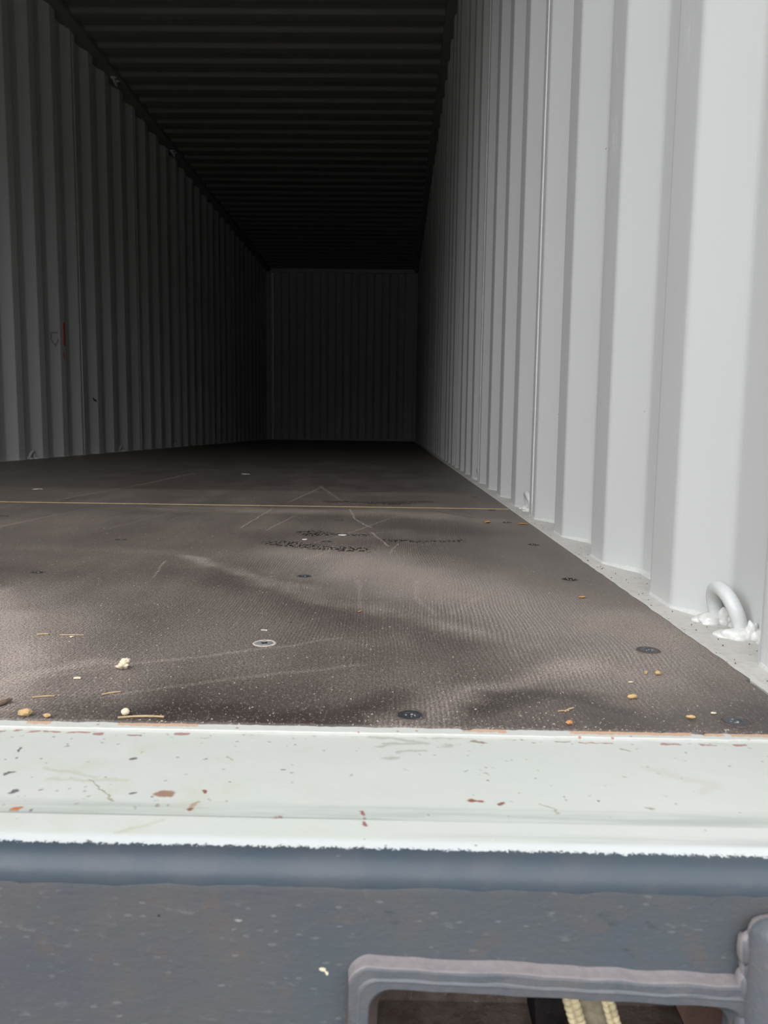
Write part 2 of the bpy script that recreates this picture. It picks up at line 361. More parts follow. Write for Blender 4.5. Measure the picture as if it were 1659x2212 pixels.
def lip_mat():
    m = M('chipped_lip_paint', rough=0.6, spec=0.3)
    P = m.vec(m.x + (m.noise(120, 3) - 0.5) * 0.012, 0.0)
    k = None
    for a, b in ((-0.235, -0.228), (-0.178, -0.130), (0.049, 0.0725), (0.1198, 0.150), (0.155, 0.1919), (0.2023, 0.212), (0.222, 0.26)):
        q = stroke(m, P, [(a, 0), (b, 0)], 0.004); k = q if k is None else k.max(q)
    k = k.ss(0.2, 0.4) * (m.y + (m.noise(300, 3) - 0.5) * 0.006).ss(0.4688, 0.4700)
    v, r = m.voro(240); k2 = v.ss(0.3, 0.2) * r.ss(0.85, 0.9)
    c = m.mix(m.noise(60, 3), (0.48, 0.49, 0.465), (0.44, 0.44, 0.41))
    c = m.mix(k2 * 0.8, c, (0.34, 0.13, 0.08))
    c = m.mix(k * 0.95, c, m.mix(m.noise(200, 3), (0.44, 0.27, 0.18), (0.48, 0.34, 0.24)))
    m.col(c); m.bump(m.noise(300, 3), 0.0006, 0.5); return m.mat
MAT['lip'] = lip_mat()
def face_mat():
    m = M('blue_grey_sill_face_paint', rough=0.42, spec=0.4)
    big = m.noise(22, 4); f = m.noise(160, 4, 0.6, vec=m.vec(m.x * 0.6, m.z * 1.4, m.y))
    c = m.mix(big.ss(0.3, 0.7), (0.074, 0.080, 0.091), (0.092, 0.088, 0.091))
    c = m.mix(m.noise(5, 2, vec=m.vec(m.x + 4, m.z)).ss(0.4, 0.65) * 0.6, c, (0.070, 0.088, 0.102))
    c = m.mix(f.ss(0.60, 0.76) * 0.30, c, (0.20, 0.20, 0.205))
    fv = m.vec(m.x * 0.55 + f * 0.004, m.z * 1.3 + big * 0.004, m.y)
    v, r = m.voro(300, fv); c = m.mix(v.ss(0.34, 0.16) * r.ss(0.80, 0.88) * (0.10 + big * 0.45), c, (0.22, 0.215, 0.215))
    v, r = m.voro(140, fv); c = m.mix(v.ss(0.22, 0.08) * r.ss(0.955, 0.975) * 0.6, c, (0.36, 0.35, 0.34))
    c = m.mix(m.noise(55, 3, 0.6, vec=m.vec(m.x + 2.0, m.z)).ss(0.52, 0.72) * 0.40, c, (0.115, 0.088, 0.074))
    v, r = m.voro(60); c = m.mix(v.ss(0.055, 0.03) * r.ss(0.62, 0.66) * 0.85, c, (0.030, 0.022, 0.020))
    top = m.z.ss(-0.0185, -0.012) * m.x.ss(0.10, 0.0)
    c = m.mix(top * 0.25, c, (0.16, 0.165, 0.17))
    P = m.vec(m.x + (f - 0.5) * 0.012 + (big - 0.5) * 0.010, m.z + (big - 0.5) * 0.012)
    k = stroke(m, P, [(0.0000, -0.0262), (0.003, -0.0300)], 0.0042).max(stroke(m, P, [(0.096, -0.026), (0.101, -0.030)], 0.0035)).max(stroke(m, P, [(0.117, -0.030), (0.122, -0.033)], 0.003) * .8).max(stroke(m, P, [(0.106, -0.043), (0.109, -0.046)], 0.003) * .8)
    c = m.mix(k.ss(0.1, 0.9) * f.ss(0.30, 0.55) * 0.55, c, (0.045, 0.054, 0.060))
    w = stroke(m, P, [(-0.0322, -0.0570), (-0.0318, -0.0592)], 0.0015)
    c = m.mix(w.ss(0.2, 0.5), c, (0.66, 0.60, 0.44))
    m.col(c); m.bump(f * 0.7 + m.noise(500, 2) * 0.4 + big * 0.5, 0.0010, 0.45); return m.mat
MAT['face'] = face_mat()
def keeper_mat():
    m = M('worn_keeper_paint', rough=0.48, spec=0.4)
    n = m.noise(70, 4); f = m.noise(240, 4, 0.6)
    c = m.mix(n.ss(0.35, 0.7), (0.085, 0.094, 0.108), (0.105, 0.103, 0.108))
    c = m.mix(f.ss(0.55, 0.75) * 0.3, c, (0.17, 0.14, 0.135))
    # paint worn to pinkish primer on the sloping rim
    k = m.y.ss(0.3133, 0.3142) * m.y.ss(0.3235, 0.3215) * m.z.ss(-0.0577, -0.0547)
    c = m.mix(k * (0.45 + f * 0.5), c, (0.24, 0.21, 0.21))
    rust = m.noise(50, 4, 0.6, vec=m.vec(m.x, m.z, m.y))
    c = m.mix((m.y.ss(0.3130, 0.3136) * m.z.ss(-0.0560, -0.0578)) * m.x.ss(0.10, 0.055) * 0.9, c, m.mix(rust, (0.060, 0.042, 0.042), (0.095, 0.068, 0.062)))
    m.col(c); m.bump(n + f * 0.6, 0.0014, 0.5); return m.mat
MAT['keeper'] = keeper_mat()
def rust_mat(name, a, b, c3):
    m = M(name, rough=0.8, spec=0.2)
    n = m.noise(45, 5, 0.65); f = m.noise(220, 4, 0.7)
    c = m.mix(n.ss(0.35, 0.65), a, b); c = m.mix(f.ss(0.58, 0.72) * 0.7, c, c3)
    m.col(c); m.bump(n + f * 0.5, 0.003, 0.6); return m.mat
MAT['rust'] = rust_mat('dirty_pocket_steel', (0.14, 0.105, 0.09), (0.23, 0.185, 0.16), (0.36, 0.33, 0.29))
MAT['rust2'] = rust_mat('brown_rusty_bar', (0.20, 0.115, 0.085), (0.14, 0.092, 0.075), (0.28, 0.19, 0.14))
MAT['grime_and_dark'] = rust_mat('black_grime_and_hole_dark', (0.016, 0.014, 0.015), (0.030, 0.025, 0.024), (0.06, 0.05, 0.045))
MAT['cord'] = plain('cream_braided_cord', (0.66, 0.56, 0.36), 0.8, 0.2, 0.35, 180, 0.001)
MAT['webbing'] = plain('tan_webbing', (0.30, 0.26, 0.19), 0.85, 0.15, 0.3, 250, 0.001)
MAT['screw'] = plain('dark_screw_steel', (0.085, 0.088, 0.098), 0.35, 0.6, 0.4, 500, 0.0006, 0.5)
MAT['shiny'] = plain('worn_screw_steel_and_glint', (0.36, 0.37, 0.36), 0.4, 0.6, 0.4, 500, 0.0006, 0.3)
MAT['rim'] = plain('dusty_hole_rim', (0.115, 0.092, 0.080), 0.85, 0.2, 0.4, 400, 0.001)
MAT['rim_pale'] = plain('torn_pale_rim_and_glint', (0.50, 0.43, 0.37), 0.85, 0.2, 0.3, 400, 0.001)
MAT['hole'] = plain('dark_hole', (0.016, 0.014, 0.015), 0.8, 0.2, 0.3)
MAT['pale'] = plain('pale_wood_splinter', (0.68, 0.58, 0.43), 0.8, 0.2, 0.2, 300, 0.001)
MAT['tan'] = plain('tan_wood_splinter', (0.50, 0.34, 0.17), 0.8, 0.2, 0.25, 300, 0.001)
MAT['orange'] = plain('orange_bark_chip', (0.48, 0.24, 0.10), 0.8, 0.2, 0.25, 300, 0.001)
MAT['straw'] = plain('straw', (0.44, 0.33, 0.20), 0.75, 0.3, 0.25, 200, 0.0005)
MAT['white'] = plain('white_paper_scrap', (0.62, 0.60, 0.56), 0.8, 0.2, 0.1)
MAT['brown'] = plain('brown_wood_splinter', (0.16, 0.12, 0.085), 0.8, 0.2, 0.3, 300, 0.001)
MAT['dust'] = plain('sawdust_grain', (0.42, 0.365, 0.31), 0.9, 0.1, 0.4, 30)
def ground_mat():
    m = M('pale_concrete_yard', rough=0.9, spec=0.2)
    n = m.noise(1.2, 4); f = m.noise(40, 4)
    m.col(m.mix(n, (0.13, 0.13, 0.125), (0.17, 0.168, 0.16))); m.bump(f, 0.01, 0.4); return m.mat
MAT['ground'] = ground_mat()

# ------------------------------------------------------------------ object helpers
def obj(name, bm, mat, parent=None, smooth=False):
    me = bpy.data.meshes.new(name); bmesh.ops.recalc_face_normals(bm, faces=bm.faces[:])
    bm.to_mesh(me); bm.free()
    for mm in (mat if isinstance(mat, (list, tuple)) else [mat]): me.materials.append(MAT[mm])
    if smooth:
        for p in me.polygons: p.use_smooth = True
    o = bpy.data.objects.new(name, me); C.objects.link(o)
    if parent: o.parent = parent
    return o
def tag(o, label, cat, group=None, kind=None):
    o['label'] = label; o['category'] = cat
    if group: o['group'] = group
    if kind: o['kind'] = kind
    return o
def empty(name, loc, rz=0):
    e = bpy.data.objects.new(name, None); C.objects.link(e); e.location = loc; e.rotation_euler = (0, 0, rz)
    e.empty_display_size = 0.02
    return e
def add_box(bm, x0, x1, y0, y1, z0, z1):
    vs = [bm.verts.new((x, y, z)) for x in (x0, x1) for y in (y0, y1) for z in (z0, z1)]
    for f in ((0, 1, 3, 2), (4, 6, 7, 5), (0, 4, 5, 1), (2, 3, 7, 6), (0, 2, 6, 4), (1, 5, 7, 3)):
        bm.faces.new([vs[i] for i in f])
def box(x0, x1, y0, y1, z0, z1, bev=0.0, seg=2):
    bm = bmesh.new(); add_box(bm, x0, x1, y0, y1, z0, z1)
    if bev: bmesh.ops.bevel(bm, geom=bm.edges[:], offset=bev, segments=seg, affect='EDGES', profile=0.5)
    return bm
def tube(bm, pts, r, n=12, caps=True):
    pts = [Vector(p) for p in pts]; rings = []
    rr = r if isinstance(r, (list, tuple)) else [r] * len(pts)
    t0 = (pts[1] - pts[0]).normalized()
    up = Vector((0, 0, 1)) if abs(t0.z) < 0.9 else Vector((1, 0, 0))
    u = t0.cross(up).normalized()
    for i, p in enumerate(pts):
        t = (pts[min(i + 1, len(pts) - 1)] - pts[max(i - 1, 0)]).normalized()
        u = (u - t * u.dot(t)).normalized(); w = t.cross(u)
        rings.append([bm.verts.new(p + (u * math.cos(2 * math.pi * k / n) + w * math.sin(2 * math.pi * k / n)) * rr[i]) for k in range(n)])
    for a, b in zip(rings, rings[1:]):
        for k in range(n): bm.faces.new((a[k], a[(k + 1) % n], b[(k + 1) % n], b[k]))
    if caps: bm.faces.new(rings[0][::-1]); bm.faces.new(rings[-1])
def rounded(pts, r, n=4):
    """round the inner corners of a polyline"""
    out = [Vector(pts[0])]
    for a, b, c in zip(pts, pts[1:], pts[2:]):
        a, b, c = Vector(a), Vector(b), Vector(c)
        d1 = (a - b); d2 = (c - b); k = min(r, d1.length * 0.45, d2.length * 0.45)
        p, q = b + d1.normalized() * k, b + d2.normalized() * k
        for i in range(n + 1):
            t = i / n; out.append(p * (1 - t) ** 2 + b * 2 * t * (1 - t) + q * t * t)
    out.append(Vector(pts[-1])); return out
def sheet(prof, lift, a, b, thick):
    """extrude a 2D profile from a to b; lift(u, v, w) -> xyz. thick offsets the back of the sheet in v"""
    bm = bmesh.new()
    rows = []
    for off in (0.0, thick):
        rows.append(([bm.verts.new(lift(p[0], p[1] + off, a)) for p in prof], [bm.verts.new(lift(p[0], p[1] + off, b)) for p in prof]))
    (f0, f1), (g0, g1) = rows
    for i in range(len(prof) - 1):
        bm.faces.new((f0[i], f0[i + 1], f1[i + 1], f1[i])); bm.faces.new((g0[i], g1[i], g1[i + 1], g0[i + 1]))
        bm.faces.new((f0[i], g0[i], g0[i + 1], f0[i + 1])); bm.faces.new((f1[i], f1[i + 1], g1[i + 1], g1[i]))
    bm.faces.new((f0[0], f1[0], g1[0], g0[0])); bm.faces.new((f0[-1], g0[-1], g1[-1], f1[-1]))
    return bm
def lump(bm, c, sx, sy, sz, amp=0.25, seed=0, sub=2, rot=0.0, freq=1.6):
    mtx = Matrix.Translation(c) @ Matrix.Rotation(rot, 4, 'Z') @ Matrix.Diagonal((sx, sy, sz, 1))
    r = bmesh.ops.create_icosphere(bm, subdivisions=sub, radius=1.0)
    for v in r['verts']:
        n = mnoise.noise(v.co * freq + Vector((seed * 3.7, seed * 1.3, 0)))
        v.co = mtx @ (v.co * (1 + amp * n))

# ------------------------------------------------------------------ the container shell (setting)
def side_profile(phase, y0, y1):
    """(y, depth) pairs: 0 on the rib, DEP in the recess; the face towards the door rises from recess to rib at phase"""
    pts = []
    k = math.floor((y0 - phase) / PITCH) - 1
    while True:
        b = phase + k * PITCH
        pts += [(b, 0), (b + 0.072, 0), (b + 0.14, DEP), (b + 0.21, DEP)]
        k += 1
        if b > y1: break
    def at(y):
        for p, q in zip(pts, pts[1:]):
            if p[0] <= y <= q[0]: return (y, p[1] + (q[1] - p[1]) * (y - p[0]) / (q[0] - p[0]))
    ins = [p for p in pts if y0 < p[0] < y1]
    return [at(y0)] + ins + [at(y1)]
Y0W = 0.478
pr = side_profile(IR, Y0W, YB); pl = side_profile(IL, Y0W, YB)
wr = obj('wall_right', sheet(rounded(pr, 0.006), lambda u, v, w: (XR + v, u, w), -0.02, H - 0.012, 0.002), 'wall_right')
wl = obj('wall_left', sheet(rounded(pl, 0.006), lambda u, v, w: (XL - v, u, w), -0.02, H - 0.012, 0.002), 'wall_left')
tag(wr, 'pale grey corrugated steel side wall, brightly lit at the right', 'wall', kind='structure')
tag(wl, 'grey corrugated steel side wall in dim light at the left', 'wall', kind='structure')
# vertical weld seams between the wall sheets
def seam(y, x, parent):
    bm = bmesh.new(); n = 60
    tube(bm, [(x + 0.0006 * mnoise.noise((i * 0.7, y, 0)), y + 0.001 * mnoise.noise((i * 0.3, 0, y)), -0.004 + 2.60 * i / n) for i in range(n + 1)],
         [0.0024 + 0.0005 * mnoise.noise((i * 0.9, 3, y)) for i in range(n + 1)], 8)
    return obj('weld_seam', bm, 'bead', parent, True)
for k in range(9): seam(1.697 + 1.112 * k, XR, wr)
for k in range(6): seam(4.928 + 1.112 * k, XL, wl)

# end wall
def end_profile():
    pts = [(XL - 0.03, 0.0), (XL + 0.085, 0.0)]; x = XL + 0.085
    w = (XR - 0.085) - x; n = 9; p = w / n
    for k in range(n):
        b = x + k * p
        pts += [(b + 0.02 * p, 0.0), (b + 0.17 * p, -0.03), (b + 0.50 * p, -0.03), (b + 0.65 * p, 0.0)]
    pts += [(XR - 0.085, 0.0), (XR + 0.03, 0.0)]
    return pts
wb = obj('wall_back', sheet([Vector(p) for p in end_profile()], lambda u, v, w: (u, YB + 0.035 + v, w), -0.03, H, 0.03), 'paint')
tag(wb, 'corrugated steel end wall in deep shade at the far end', 'wall', kind='structure')
for nm, a in (('header_rail', (XL - 0.03, XR + 0.03, YB - 0.03, YB + 0.02, 2.585, 2.70)),
              ('corner_post', (XL - 0.05, XL + 0.055, YB - 0.03, YB + 0.03, -0.02, 2.66)), ('corner_post', (XR - 0.055, XR + 0.05, YB - 0.03, YB + 0.03, -0.02, 2.66))):
    obj(nm, box(*a, bev=0.006), 'paint', wb)

# roof: ribs across the container
def roof_profile():
    pts = [(0.30, 0.0)]; b = 4.765 - 0.203 * 22
    while b < YB - 0.1:
        if b > 0.32: pts += [(b, 0.0), (b + 0.055, 0.0), (b + 0.072, 0.020), (b + 0.18, 0.020)] if False else [(b - 0.022, 0.0), (b + 0.006, -0.020), (b + 0.082, -0.020), (b + 0.11, 0.0)]
        b += 0.203
    pts.append((YB + 0.05, 0.0)); return pts
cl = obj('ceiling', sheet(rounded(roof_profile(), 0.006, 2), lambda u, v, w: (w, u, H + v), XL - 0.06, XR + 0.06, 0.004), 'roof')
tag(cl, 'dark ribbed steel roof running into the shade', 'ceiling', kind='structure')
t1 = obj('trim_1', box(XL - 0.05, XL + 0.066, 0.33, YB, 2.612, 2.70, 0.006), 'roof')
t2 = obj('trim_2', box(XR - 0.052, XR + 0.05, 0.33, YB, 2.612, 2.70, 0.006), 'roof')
tag(t1, 'dark top side rail along the left edge of the roof', 'rail', kind='structure')
tag(t2, 'dark top side rail along the right edge of the roof', 'rail', kind='structure')
# door frame, just out of view but it shades the threshold
t3 = obj('trim_3', box(XR + 0.002, XR + 0.10, 0.335, 0.485, -0.16, 2.72, 0.008), 'paint')
t4 = obj('trim_4', box(XL - 0.10, XL - 0.002, 0.335, 0.485, -0.16, 2.72, 0.008), 'paint')
t5 = obj('trim_5', box(XL - 0.10, XR + 0.10, 0.335, 0.485, 2.585, 2.72, 0.008), 'paint')
tag(t3, 'right corner post of the container doorway', 'door frame', kind='structure')
tag(t4, 'left corner post of the container doorway', 'door frame', kind='structure')
tag(t5, 'header beam over the container doorway', 'door frame', kind='structure')

# floor boards
def grid_mesh(name, patches, mat, wear, parent=None):
    """patches: (X, Y, Z) arrays of the same 2D shape, joined into one mesh; wear(X, Y) gives point attributes"""
    vs, fs, at, off = [], [], {}, 0
    for X, Y, Z in patches:
        n, k = X.shape
        vs.append(np.stack([X, Y, Z], -1).reshape(-1, 3))
        i = np.arange(n * k).reshape(n, k) + off
        fs.append(np.stack([i[:-1, :-1], i[:-1, 1:], i[1:, 1:], i[1:, :-1]], -1).reshape(-1, 4)); off += n * k
        for q, v in wear(X, Y).items(): at.setdefault(q, []).append(v.reshape(n * k, -1))
    V = np.concatenate(vs); F = np.concatenate(fs)
    me = bpy.data.meshes.new(name); me.vertices.add(len(V)); me.vertices.foreach_set('co', V.ravel().astype(np.float32))
    me.loops.add(F.size); me.loops.foreach_set('vertex_index', F.ravel().astype(np.int32))
    me.polygons.add(len(F)); me.polygons.foreach_set('loop_start', np.arange(0, F.size, 4, dtype=np.int32))
    me.update(calc_edges=True)
    for q, v in at.items():
        v = np.concatenate(v)
        if v.shape[1] == 1: a = me.attributes.new(q, 'FLOAT', 'POINT'); a.data.foreach_set('value', v.ravel().astype(np.float32))
        else: a = me.attributes.new(q, 'FLOAT_COLOR', 'POINT'); a.data.foreach_set('color', np.concatenate([v, np.ones((len(v), 1))], 1).ravel().astype(np.float32))
    me.materials.append(MAT[mat])
    o = bpy.data.objects.new(name, me); C.objects.link(o)
    if parent: o.parent = parent
    return o
def floor_mesh():
    xs = np.concatenate([np.linspace(FXL, -0.9, 160)[:-1], np.linspace(-0.9, FXR, 760)])
    ys = np.concatenate([np.linspace(YF, 0.9, 150)[:-1], np.linspace(0.9, 1.848, 180)])
    X, Y = np.meshgrid(xs, ys)
    # chipped front edge and right edge
    j = np.array([0.0011 * mnoise.noise((x * 60, 0, 0)) + 0.0008 * mnoise.noise((x * 220, 5, 0)) - (0.002 if 0.045 < x < 0.052 or 0.196 < x < 0.203 else 0) for x in xs])
    Y[0] += j
    jag = np.array([(0.0018 * mnoise.noise((y * 40, 2.2, 0)) if y < 1.2 else 0) - (0.0045 if y < 0.582 else 0) - (0.006 * max(0, (0.52 - y) / 0.05) if y < 0.52 else 0) for y in ys])
    X += jag[:, None] * np.clip((X - (FXR - 0.05)) / 0.05, 0, 1)
    Z = np.zeros_like(X)
    def closed(X, Y, Z):   # fold the rim down to make the boards solid
        X = np.concatenate([X[:1], X, X[-1:]]); Y = np.concatenate([Y[:1], Y, Y[-1:]]); Z = np.concatenate([Z[:1] * 0 - 0.028, Z, Z[-1:] * 0 - 0.028])
        X = np.concatenate([X[:, :1], X, X[:, -1:]], 1); Y = np.concatenate([Y[:, :1], Y, Y[:, -1:]], 1)
        Z = np.concatenate([Z[:, :1] * 0 - 0.028, Z, Z[:, -1:] * 0 - 0.028], 1)
        return X, Y, Z
    X2, Y2 = np.meshgrid(np.concatenate([np.linspace(FXL, -1.3, 40)[:-1], np.linspace(-1.3, FXR, 520)]), np.concatenate([np.linspace(1.8535, 3.6, 130)[:-1], np.linspace(3.6, YB, 20)]))
    return [closed(X, Y, Z), closed(X2, Y2, Z=np.zeros_like(X2) + 0.0003)]
fl = grid_mesh('floor', floor_mesh(), 'floor', floor_wear)
tag(fl, 'dark brown dusty plywood floor with swirled dust and scratches', 'floor', kind='structure')
obj('joint_strip', box(FXL, FXR - 0.002, 1.8475, 1.8540, -0.02, 0.0009), 'joint', fl)['label'] = 'thin pale yellow strip across the floor'

# bottom side rails: the pale ledge between floor and wall, with a bead along the wall foot
def rail(name, x0, x1, prof, side, label):
    bm = bmesh.new(); n = 500
    ya, yb = Y0W - 0.004, YB
    # rail top with a slightly uneven outer edge
    top = []
    yy = [ya + (2.2 - ya) * (i / 400) for i in range(401)] + [2.2 + (yb - 2.2) * i / 20 for i in range(1, 21)]
    for y in yy:
        e = 0.0010 * mnoise.noise((y * 70, side, 0))
        top.append((bm.verts.new((x0 + e, y, -0.0008)), bm.verts.new((x0 + side * 0.006, y, -0.0004 + 0.0006 * mnoise.noise((y * 50, 3, side)))),
                    bm.verts.new((x0 + side * 0.0075, y, -0.0018)), bm.verts.new((x1, y, -0.0022)), bm.verts.new((x1, y, -0.12)), bm.verts.new((x0, y, -0.12))))
    for a, b in zip(top, top[1:]):
        for i in range(6): bm.faces.new((a[i], a[(i + 1) % 6], b[(i + 1) % 6], b[i]))
    bm.faces.new(top[0]); bm.faces.new(top[-1][::-1])
    o = obj(name, bm, 'ledge'); tag(o, label, 'rail', kind='structure')
    bm = bmesh.new(); P = [p for p in rounded(prof, 0.006)]
    base = XR if side > 0 else XL
    xs = lambda v: base + side * v
    rows = []
    dense = []
    for p, q in zip(P, P[1:]):
        m_ = max(1, int((q - p).length / 0.006)) if p.x < 3.5 else 1
        dense += [p.lerp(q, i / m_) for i in range(m_)]
    dense.append(P[-1])
    for p in dense:
        j = 0.0011 * mnoise.noise((p.x * 120, side, 1.0))
        q = 0.35 + 0.65 * min(1.0, max(0.0, (p.y - 0.002) / 0.02))
        rows.append((bm.verts.new((xs(p.y + 0.001), p.x, 0.0042 * q + j)), bm.verts.new((xs(p.y - 0.0022 * q), p.x - 0.0012 * q, 0.0030 * q + j)), bm.verts.new((xs(p.y - 0.0052 * q + j), p.x - 0.0030 * q, -0.0026)), bm.verts.new((xs(p.y + 0.001), p.x, -0.0030))))
    for a, b in zip(rows, rows[1:]):
        for i in range(4): bm.faces.new((a[i], a[(i + 1) % 4], b[(i + 1) % 4], b[i]))
    bm.faces.new(rows[0]); bm.faces.new(rows[-1][::-1])
    obj('weld_bead', bm, 'bead', o)
    return o
rail('baseboard_right', FXR, XR + DEP + 0.05, pr, 1, 'pale dusty steel ledge along the foot of the right wall')
rail('baseboard_left', FXL, XL - DEP - 0.05, pl, -1, 'narrow steel ledge along the foot of the left wall')
bb = obj('baseboard_back', box(XL, XR, YB - 0.05, YB + 0.06, -0.12, 0.02, 0.005), 'paint')
tag(bb, 'steel sill at the foot of the end wall', 'rail', kind='structure')
ub = obj('trim_6', box(XL - 0.08, XR + 0.08, 0.45, YB + 0.1, -0.17, -0.032), 'grime_and_dark')
tag(ub, 'dark underframe below the floor boards', 'underframe', kind='structure')
gd = obj('ground', box(-40, 40, -60, 30, -1.45, -1.30), 'ground')
tag(gd, 'concrete yard outside the container', 'ground', kind='structure')

# ------------------------------------------------------------------ door sill
XS0, XS1 = XL - 0.10, XR + 0.10
sill = empty('door_sill', (0, 0, 0))
tag(sill, 'steel threshold, white painted on top and blue grey in front', 'door sill')
def prism(prof, x0, x1, nx=2, jit=0.0):
    bm = bmesh.new(); rows = []
    for i in range(nx + 1):
        x = x0 + (x1 - x0) * i / nx
        rows.append([bm.verts.new((x, p[0], p[1] + (jit * mnoise.noise((x * 30, p[0] * 40, 0)) if jit else 0))) for p in prof])
    m_ = len(prof)
    for a, b in zip(rows, rows[1:]):
        for i in range(m_): bm.faces.new((a[i], a[(i + 1) % m_], b[(i + 1) % m_], b[i]))
    bm.faces.new(rows[0]); bm.faces.new(rows[-1][::-1])
    return bm
nose = [(0.3335 - 0.0115 * math.sin(t), -0.0152 + 0.0115 * math.cos(t)) for t in [math.pi / 2 * i / 8 for i in range(9)]]
plate = [(0.4780, -0.0030), (0.3640, -0.0032), (0.3615, -0.0034), (0.3600, -0.0029)] + nose + [(0.3222, -0.024), (0.335, -0.024), (0.335, -0.012), (0.478, -0.012)]
fine_y = [(y, -0.0030 - 0.0002 * (0.478 - y) / 0.114) for y in np.linspace(0.4720, 0.3650, 180)]
plate = [plate[0]] + fine_y + plate[1:4] + [(y, -0.0029 - 0.0008 * (0.36 - y) / 0.0265) for y in np.linspace(0.3594, 0.3345, 40)] + nose + [(0.3222, -0.024), (0.335, -0.024), (0.335, -0.012), (0.478, -0.012), (0.478, -0.003)]
sxs = np.concatenate([np.linspace(XS0, -0.30, 60)[:-1], np.linspace(-0.30, 0.28, 780), np.linspace(0.28, XS1, 20)[1:]])
SX_, SY_ = np.meshgrid(sxs, [p[0] for p in plate]); SZ_ = np.meshgrid(sxs, [p[1] for p in plate])[1] + 0.0003 * vnoise(SX_ * 30, SY_ * 40, 5)
def sill_wear(X, Y):
    c, am_ = sill_stains(X, Y); return dict(stain=c, stain_amount=am_)
grid_mesh('sill_plate', [(SX_, SY_, SZ_)], 'sill', sill_wear, sill)['label'] = 'white painted top plate with rust chips and a blue grey rounded nose'
bm = bmesh.new()
# thin raised lip against the floor boards
rows = []
for i in range(1200):
    x = XS0 + (XS1 - XS0) * i / 1199
    e = 0.0007 * mnoise.noise((x * 45, 9, 0)) + 0.0005 * mnoise.noise((x * 170, 4, 0))
    rows.append([bm.verts.new(p) for p in ((x, 0.4755, -0.0010), (x, 0.4656 + e, -0.0011), (x, 0.4649 + e, -0.0018), (x, 0.4648 + e, -0.0032), (x, 0.4755, -0.0034))])
for a, b in zip(rows, rows[1:]):
    for i in range(5): bm.faces.new((a[i], a[(i + 1) % 5], b[(i + 1) % 5], b[i]))
obj('sill_lip', bm, 'lip', sill)['label'] = 'thin chipped white lip showing orange primer'

def rrect(x0, x1, z0, z1, r, n=8):
    out = []
    for cx, cz, a0 in ((x1 - r, z1 - r, 0), (x0 + r, z1 - r, 90), (x0 + r, z0 + r, 180), (x1 - r, z0 + r, 270)):
        for i in range(n + 1):
            a = math.radians(a0 + 90 * i / n); out.append((cx + r * math.cos(a), cz + r * math.sin(a)))
    return out
KX0, KX1, KZ0, KZ1 = -0.0178, 0.1715, -0.128, -0.0499
TILT = math.radians(1.9)
def tilt(p):   # the keeper was welded on slightly out of level
    cx, cz = 0.07, KZ1
    dx, dz = p[0] - cx, p[1] - cz
    return (cx + dx * math.cos(TILT) + dz * math.sin(TILT), cz - dx * math.sin(TILT) + dz * math.cos(TILT))
hole = [tilt(p) for p in rrect(KX0 + 0.0140, KX1 - 0.0140, KZ0 + 0.014, KZ1 - 0.0140, 0.0110)]
bm = bmesh.new()
FY, FB = 0.3212, 0.3262
def ring_edges(pts, y):
    vs = [bm.verts.new((p[0], y, p[1])) for p in pts]
    return vs, [bm.edges.new((vs[i], vs[(i + 1) % len(vs)])) for i in range(len(vs))]
xs_ = [XS0 + (XS1 - XS0) * i / 700 for i in range(701)]
top_edge = [(x, -0.0156 + 0.0018 * abs(mnoise.noise((x * 24, 1, 0))) ** 0.6 - 0.0010 * (mnoise.noise((x * 11, 3, 0)) > 0.18) * abs(math.sin(x * 60)) + 0.0006 * mnoise.noise((x * 85, 7, 0))) for x in xs_]
outer = top_edge + [(XS1, -0.17), (XS0, -0.17)]
vo, eo = ring_edges(outer, FY); vh, eh = ring_edges(hole, FY)
bmesh.ops.triangle_fill(bm, edges=eo + eh, use_beauty=True)
bo = [bm.verts.new((v.co.x, FB, v.co.z)) for v in vo]; bh = [bm.verts.new((v.co.x, FB, v.co.z)) for v in vh]
for a, b in ((vo, bo), (vh, bh)):
    for i in range(len(a)): bm.faces.new((a[i], a[(i + 1) % len(a)], b[(i + 1) % len(a)], b[i]))
obj('sill_face', bm, 'face', sill)['label'] = 'blue grey painted front face with flecks'
obj('sill_body', box(XS0, -0.045, 0.3264, 0.452, -0.17, -0.0125), 'grime_and_dark', sill)
obj('sill_body', box(0.205, XS1, 0.3264, 0.452, -0.17, -0.0125), 'grime_and_dark', sill)
# pocket behind the opening
bm = bmesh.new()
add_box(bm, -0.045, 0.205, 0.420, 0.448, -0.17, -0.0125); add_box(bm, -0.045, 0.205, 0.3264, 0.420, -0.0400, -0.0125)
add_box(bm, -0.045, 0.205, 0.3264, 0.420, -0.17, -0.150)
obj('pocket_wall', bm, 'rust', sill)['label'] = 'dirty brown inside of the pocket'
bm = bmesh.new()
for x0, x1, y0, y1, z0, z1, sh in ((0.074, 0.090, 0.385, 0.419, -0.149, -0.041, 0.010),):
    add_box(bm, x0, x1, y0, y1, z0, z1)
    for v in bm.verts:
        if v.co.z < -0.1: v.co.x += sh
obj('pocket_bar', bm, 'grime_and_dark', sill)  # black bar put in for the dark of a hole beside the strap
bm = bmesh.new(); add_box(bm, 0.122, 0.150, 0.380, 0.418, -0.149, -0.041)
for v in bm.verts:
    if v.co.z < -0.1: v.co.x += 0.050
    if v.co.x > 0.14 and v.co.z > -0.1: v.co.x -= 0.006
obj('pocket_bar', bm, 'rust2', sill)['label'] = 'brown rusty slanting rib inside the pocket'

